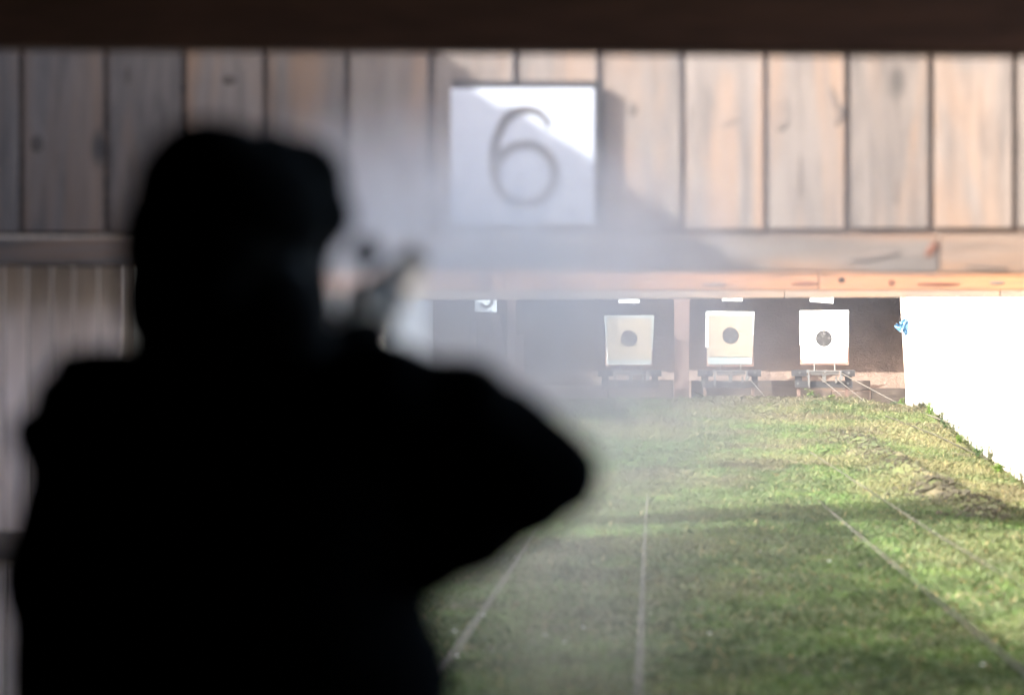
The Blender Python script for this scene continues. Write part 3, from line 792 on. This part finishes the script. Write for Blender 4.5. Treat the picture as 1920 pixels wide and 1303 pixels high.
# ------------------------------------------------------------------ firing booth
bo = empty('firing_booth', (0, 5, 0), 'dark wooden firing booth framing the view', 'booth')
YB = 11.0
bm = BM(); pa, pb = P(-700, 82, YB), P(2600, 111, YB)
hexa(bm, [(-2.9, YB, pa.z), (2.7, YB, pb.z), (2.7, YB, 2.30), (-2.9, YB, 2.30), (-2.9, YB + .16, pa.z), (2.7, YB + .16, pb.z), (2.7, YB + .16, 2.30), (-2.9, YB + .16, 2.30)])
bmesh.ops.bevel(bm, geom=bm.edges[:], offset=.006, segments=1, affect='EDGES')
obj('lintel_beam', bm, M_booth, bo)
bm = BM(); box(bm, -2.9, 2.7, YB + .05, YB + .12, 2.302, 3.2); obj('front_wall', bm, M_booth, bo)
bm = BM(); box(bm, -3.0, -2.9, -2, YB + .2, 0, 3.2); box(bm, 2.7, 2.8, -2, 6.1, 0, 3.2); box(bm, 2.7, 2.8, 6.102, YB + .2, 0, .9); box(bm, -2.9, 2.7, -2, -1.9, 0, 3.2); obj('wall', bm, M_boothwall, bo)  # opening in the right side added to light the rifle
bm = BM(); box(bm, -3.1, 2.9, -2.1, YB + 1.3, 3.202, 3.3); obj('roof', bm, M_boothwall, bo)  # front overhang added to keep skylight off the smoke
bm = BM(); box(bm, -3.0, 2.8, -2, YB + .2, -.12, -.002); obj('floor_slab', bm, M_floor, bo)

# ------------------------------------------------------------------ the shooter
M_skin = mat('skin', (.52, .36, .28), .5)
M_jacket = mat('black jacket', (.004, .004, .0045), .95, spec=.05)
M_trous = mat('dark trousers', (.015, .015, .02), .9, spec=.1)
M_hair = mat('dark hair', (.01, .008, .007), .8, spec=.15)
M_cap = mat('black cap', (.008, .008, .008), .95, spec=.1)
M_boot = mat('black boots', (.015, .013, .012), .6)
M_eye = mat('eye', (.6, .58, .55), .3)
M_cup = mat('black ear cups', (.02, .02, .02), .7)

man = empty('person', (-.54, 5.93, 0), 'person in black jacket and cap aiming a long rifle downrange', 'person')
yaw = R(-38)   # head turned to the right
HC = Vector((-.548, 5.93, 1.475))
Rh = (Matrix.Rotation(yaw, 3, 'Z') @ Matrix.Rotation(R(10), 3, 'Y') @ Matrix.Rotation(R(-8), 3, 'X'))
def h(x, y, z): return HC + Rh @ Vector((x, y, z))     # x right, y forward, z up
sL, eL = Vector((-.745, 5.99, 1.27)), Vector((-.64, 6.27, 1.17))
sR, eR = Vector((-.36, 5.88, 1.285)), Vector((-.145, 5.97, 1.192))
muz = Vector((-.374, 7.05, 1.494)); gr = Vector((-.420, 6.2, 1.402)); u = (muz - gr).normalized()
rt = u.cross(Vector((0, 0, 1))).normalized(); up = rt.cross(u).normalized()
def ax(d): return gr + u * ((d - 6.2) / u.y)
cR, cL = ax(6.13) - up * .02, ax(6.52)
wR, wL = cR + rt * .035 - u * .07 - up * .035, cL - up * .055 - u * .07 - rt * .01

bm = BM()
# head
ell(bm, h(0, -.012, .025), (.076, .096, .09), Rh); ell(bm, h(0, .03, -.02), (.058, .062, .075), Rh); ell(bm, h(0, .05, -.075), (.034, .038, .03), Rh)
caps(bm, h(0, .088, .01), .010, h(0, .108, -.028), .013); ell(bm, h(0, .088, -.058), (.024, .012, .009), Rh, 2)
for s in (-1, 1):
    ell(bm, h(.077 * s, .0, -.005), (.010, .022, .032), Rh, 2); ell(bm, h(.035 * s, .062, -.025), (.028, .03, .03), Rh, 2)
    ell(bm, h(.033 * s, .078, .03), (.026, .014, .008), Rh, 2)
caps(bm, h(0, -.02, -.06), .055, Vector((-.545, 5.92, 1.30)), .062)
# trunk
ell(bm, (-.55, 5.94, 1.17), (.19, .12, .19)); ell(bm, (-.55, 5.95, .98), (.165, .115, .16)); ell(bm, (-.55, 5.95, .86), (.175, .12, .11))
caps(bm, sL, .06, sR, .06)
# arms
caps(bm, sL, .055, eL, .043); caps(bm, eL, .042, wL, .027)
caps(bm, sR, .055, eR, .043); caps(bm, eR, .042, wR, .027)
# legs
for s, fx, fy in ((-1, -.72, 6.18), (1, -.42, 5.78)):
    hip = Vector((-.55 + .09 * s, 5.95, .84)); kn = Vector(((hip.x + fx) / 2, (hip.y + fy) / 2 + .01, .46)); an = Vector((fx, fy, .09))
    caps(bm, hip, .085, kn, .055); caps(bm, kn, .055, an, .036); caps(bm, an - Vector((0, .02, .04)), .035, an + Vector((.02, .17, -.055)), .03)
# hands: palm, four fingers wrapped round the stock, thumb
def hand(c, wr, side, Rr=.030):
    pal = c - up * (Rr + .006) + rt * (.012 * side)
    caps(bm, wr, .026, pal - u * .035, .024); 
    for k in range(4):
        o = -.032 + .021 * k
        caps(bm, pal + u * (-.03), .015, pal + u * o, .014)
        ln = (1.0, 1.15, 1.1, .85)[3 - k]; prev = None
        for j in range(8):
            th = R(-90) + side * R(18 + j * 19 * ln)
            p = c + u * o + (rt * math.cos(th) + up * math.sin(th)) * (Rr + .004)
            if prev is not None: caps(bm, prev, .0095 - .0003 * j, p, .0092 - .0003 * j)
            prev = p
    prev = None
    for j in range(5):
        th = R(-90) - side * R(25 + j * 24)
        p = c + u * (-.03 + .006 * j) + (rt * math.cos(th) + up * math.sin(th)) * (Rr + .006)
        if prev is not None: caps(bm, prev, .0115, p, .0105)
        prev = p
hand(cL, wL, 1); hand(cR, wR, -1)
body = obj('body', fuse(bm, .0045, 3), M_skin, man, smooth=True)
for s in (-1, 1):
    b = BM(); ell(b, h(.031 * s, .079, .012), (.011, .009, .008), Rh, 2); obj('eye', b, M_eye, man, smooth=True)
# hair
bm = BM(); ell(bm, P(330, 460, 5.88), (.066, .08, .10)); ell(bm, P(500, 470, 5.93), (.07, .07, .08)); ell(bm, P(556, 450, 5.96), (.034, .035, .062)); caps(bm, P(556, 450, 5.97), .036, P(562, 590, 5.95), .040); ell(bm, h(-.008, -.035, .02), (.100, .112, .105), Rh); ell(bm, h(-.012, -.06, -.05), (.098, .080, .11), Rh)
ell(bm, Vector((-.585, 5.89, 1.40)), (.098, .07, .12)); ell(bm, Vector((-.52, 5.88, 1.38)), (.09, .06, .1))
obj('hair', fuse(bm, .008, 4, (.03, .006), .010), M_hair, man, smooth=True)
# cap with peak
bm = BM(); ell(bm, h(-.006, -.02, .075), (.108, .118, .082), Rh); ell(bm, h(.01, .08, .085), (.070, .055, .045), Rh)
caps(bm, h(-.07, .10, .065), .012, h(.0, .115, .065), .014); ell(bm, h(-.025, .105, .07), (.065, .05, .014), Rh)
ell(bm, P(560, 342, 5.98), (.052, .06, .050)); ell(bm, P(586, 356, 5.98), (.034, .05, .050)); ell(bm, P(582, 430, 5.97), (.026, .04, .05)); ell(bm, P(500, 320, 5.95), (.05, .06, .045)); ell(bm, P(395, 300, 5.9), (.07, .08, .043)); ell(bm, P(340, 356, 5.9), (.052, .07, .06))
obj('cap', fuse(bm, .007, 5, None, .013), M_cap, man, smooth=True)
# ear defenders
bm = BM()
for s in (-1, 1): ell(bm, h(.092 * s, 0, -.01), (.022, .034, .042), Rh)
tube(bm, [h(.098 * math.cos(t), -.01, .0 + .155 * math.sin(t)) for t in np.linspace(R(8), R(172), 14)], .006, 6)
obj('ear_defenders', bm, M_cup, man, smooth=True)
# jacket
bm = BM()
ell(bm, (-.555, 5.94, 1.15), (.262, .165, .21)); ell(bm, (-.56, 5.95, .98), (.262, .17, .2)); ell(bm, (-.553, 5.95, .82), (.30, .185, .17)); ell(bm, (-.555, 5.95, .92), (.285, .175, .15))
box(bm, P(118, 0, 5.95).x, P(250, 0, 5.95).x, 5.9, 6.02, P(0, 860, 5.95).z, P(0, 664, 5.95).z, rot=(0, R(-3), 0))
caps(bm, P(70, 815, 5.95), .030, P(120, 850, 5.95), .05); caps(bm, P(95, 800, 5.95), .03, P(170, 800, 5.95), .05)
caps(bm, sR, .085, eR, .06); caps(bm, P(115, 920, 5.95), .045, P(76, 1080, 5.95), .048); caps(bm, P(76, 1080, 5.95), .048, P(92, 1180, 5.95), .048); caps(bm, P(92, 1100, 5.95), .05, P(110, 1420, 5.95), .06)
caps(bm, sL, .085, eL, .065); caps(bm, eL, .065, wL - (wL - eL) * .12, .042)
caps(bm, P(690, 745, 5.88), .048, P(870, 770, 5.9), .064); caps(bm, P(860, 778, 5.9), .064, P(1022, 892, 5.96), .058)
caps(bm, P(800, 1010, 5.93), .06, P(960, 950, 5.95), .048); caps(bm, P(790, 1045, 5.93), .05, P(830, 1040, 5.95), .04); caps(bm, P(940, 808, 5.94), .060, P(1040, 890, 5.96), .055); caps(bm, P(800, 900, 5.92), .07, P(985, 905, 5.95), .070); caps(bm, P(700, 990, 5.92), .085, P(880, 975, 5.94), .07)
caps(bm, P(1015, 895, 5.97), .058, wR - (wR - eR) * .12, .04)
caps(bm, P(300, 760, 5.92), .08, P(690, 760, 5.9), .06)
caps(bm, P(330, 690, 5.93), .055, P(560, 690, 5.93), .06)
caps(bm, P(655, 668, 6.03), .04, P(690, 632, 6.10), .024); caps(bm, P(620, 690, 5.96), .045, P(700, 735, 5.93), .05)
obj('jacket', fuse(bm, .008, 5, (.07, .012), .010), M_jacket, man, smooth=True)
bm = BM()
for s, fx, fy in ((-1, -.72, 6.18), (1, -.42, 5.78)):
    hip = Vector((-.55 + .09 * s, 5.95, .84)); kn = Vector(((hip.x + fx) / 2, (hip.y + fy) / 2 + .01, .46)); an = Vector((fx, fy, .13))
    caps(bm, hip, .11, kn, .075); caps(bm, kn, .075, an, .065)
ell(bm, (-.55, 5.95, .86), (.19, .14, .12))
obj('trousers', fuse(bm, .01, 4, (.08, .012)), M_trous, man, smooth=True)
for fx, fy in ((-.72, 6.18), (-.42, 5.78)):
    an = Vector((fx, fy, .09)); b = BM()
    caps(b, an + Vector((0, 0, .07)), .055, an - Vector((0, .02, .045)), .045); caps(b, an - Vector((0, .03, .045)), .045, an + Vector((.02, .19, -.048)), .042)
    obj('boot', fuse(b, .007, 4), M_boot, man, smooth=True)

# rifle
M_stock = mat('pale maple stock', (.42, .30, .19), .3)
v = mapping(M_stock, (1, .15, 1)); L(M_stock, ramp(M_stock, noise(M_stock, v, 30, 4), [(.3, (.60, .50, .40)), (.7, (.75, .66, .54))]), M_stock.node_tree.nodes['Principled BSDF'].inputs['Base Color'])
M_barrel = mat('bare steel barrel', (.55, .50, .45), .35, .3)
M_bsteel = mat('blackened steel', (.02, .02, .022), .4, .5)
rf = empty('rifle', ax(6.2), 'long muzzle loading rifle with pale stock held by the person in black', 'rifle')
def rod(bm, d0, d1, r0, r1, dz=0, sx=1, n=12):
    a, b = ax(d0) + up * dz, ax(d1) + up * dz
    for i in range(8):
        pass
    tube(bm, [a, a.lerp(b, .33), a.lerp(b, .66), b], [r0, r0 + (r1 - r0) * .33, r0 + (r1 - r0) * .66, r1], n)
bm = BM(); rod(bm, 6.34, 6.93, .032, .028, -.006); obj('forestock', bm, M_stock, rf, smooth=True)
bm = BM(); tube(bm, [ax(6.36), ax(6.2) - up * .012, ax(6.1) - up * .025, ax(5.97) - up * .05 + rt * .01, Vector((-.40, 5.87, 1.315))], [.027, .022, .022, .03, .034], 12); obj('butt_stock', bm, M_stock, rf, smooth=True)
bm = BM(); rod(bm, 6.25, 7.05, .015, .013, .02, n=8); obj('barrel', bm, M_barrel, rf)
bm = BM(); tube(bm, [ax(6.15), ax(6.15) + up * .02, ax(6.17) + up * .082 + rt * .022], .004, 8); c_ = ax(6.175) + up * .096 + rt * .027
tube(bm, [c_ - u * .005, c_ + u * .005], .021, 18); obj('peep_sight', bm, M_bsteel, rf)
bm = BM(); c_ = ax(7.0) + up * .012
tube(bm, [c_ + (rt * math.cos(t) + up * math.sin(t)) * .019 for t in np.linspace(0, 2 * math.pi, 21)[:-1]], .005, 8, closed=True); tube(bm, [ax(6.985) + up * .03, ax(6.99) + up * .045], .004, 6)
obj('front_sight', bm, M_barrel, rf)
bm = BM(); tube(bm, [ax(6.27) + rt * .02, ax(6.25) + rt * .022 + up * .04, ax(6.28) + rt * .02 + up * .055], [.006, .005, .006], 8); obj('hammer', bm, M_bsteel, rf)
bm = BM(); tube(bm, [ax(6.2) - up * .02, ax(6.22) - up * .05, ax(6.28) - up * .055, ax(6.3) - up * .025], .003, 6); obj('trigger_guard', bm, M_bsteel, rf)

# ------------------------------------------------------------------ gun smoke
M_smoke = bpy.data.materials.new('gun smoke'); M_smoke.use_nodes = True
nt = M_smoke.node_tree
for n_ in list(nt.nodes):
    if n_.type == 'BSDF_PRINCIPLED': nt.nodes.remove(n_)
out = [n_ for n_ in nt.nodes if n_.type == 'OUTPUT_MATERIAL'][0]
vs_ = N(M_smoke, 'ShaderNodeVolumeScatter'); vs_.inputs['Color'].default_value = (.71, .665, .64, 1); vs_.inputs['Anisotropy'].default_value = .15
L(M_smoke, vs_.outputs[0], out.inputs['Volume'])
tc = N(M_smoke, 'ShaderNodeTexCoord')
ln = N(M_smoke, 'ShaderNodeVectorMath', operation='LENGTH'); L(M_smoke, tc.outputs['Object'], ln.inputs[0])
def puff(center, rad, dens):
    """soft-edged cloud lobe, in the smoke's own space"""
    s = N(M_smoke, 'ShaderNodeVectorMath', operation='SUBTRACT'); L(M_smoke, tc.outputs['Object'], s.inputs[0]); s.inputs[1].default_value = center
    d = N(M_smoke, 'ShaderNodeVectorMath', operation='DIVIDE'); L(M_smoke, s.outputs[0], d.inputs[0]); d.inputs[1].default_value = rad
    l = N(M_smoke, 'ShaderNodeVectorMath', operation='LENGTH'); L(M_smoke, d.outputs[0], l.inputs[0])
    mr = N(M_smoke, 'ShaderNodeMapRange', interpolation_type='SMOOTHSTEP'); L(M_smoke, l.outputs['Value'], mr.inputs[0])
    mr.inputs['From Min'].default_value = 1; mr.inputs['From Max'].default_value = 0; mr.inputs['To Min'].default_value = 0; mr.inputs['To Max'].default_value = dens
    return mr.outputs[0]
SC = P(980, 640, 13.0)
def rel(px, py, d=13.0): return tuple(P(px, py, d) - SC)
m13 = 13 / F
lobes = [puff(rel(840, 490), (640 * m13, 1.5, 350 * m13), 2.0),
         puff(rel(1130, 720), (460 * m13, 1.5, 380 * m13), 1.0),
         puff(rel(1080, 1020), (330 * m13, 1.4, 480 * m13), .40),
         puff(rel(1150, 560), (800 * m13, 1.5, 800 * m13), .32), puff(rel(1150, 640), (1000 * m13, 1.55, 900 * m13), .2)]
s_ = lobes[0]
for l_ in lobes[1:]:
    a_ = N(M_smoke, 'ShaderNodeMath', operation='ADD'); L(M_smoke, s_, a_.inputs[0]); L(M_smoke, l_, a_.inputs[1]); s_ = a_.outputs[0]
mp = N(M_smoke, 'ShaderNodeMapping'); mp.inputs['Scale'].default_value = (1, .6, .75); L(M_smoke, tc.outputs['Object'], mp.inputs['Vector'])
nf = noise(M_smoke, mp.outputs[0], 2.8, 5, .6, 1.6)
mr = N(M_smoke, 'ShaderNodeMapRange'); mr.inputs['From Min'].default_value = .3; mr.inputs['From Max'].default_value = .7; mr.inputs['To Min'].default_value = .3; mr.inputs['To Max'].default_value = 1.6
L(M_smoke, nf, mr.inputs[0])
mu = N(M_smoke, 'ShaderNodeMath', operation='MULTIPLY'); L(M_smoke, s_, mu.inputs[0]); L(M_smoke, mr.outputs[0], mu.inputs[1])
L(M_smoke, mu.outputs[0], vs_.inputs['Density'])
bm = BM(); ell(bm, SC, (1.85, 1.6, 1.5), sub=3)
smo = bpy.data.objects.new('gun_smoke', bpy.data.meshes.new('gun_smoke')); COL.objects.link(smo); smo.location = SC
bmesh.ops.translate(bm, verts=bm.verts, vec=-SC); bm.to_mesh(smo.data); bm.free(); smo.data.materials.append(M_smoke)
tag(smo, 'pale grey veil of gun smoke drifting across the range', 'smoke', None, 'stuff')
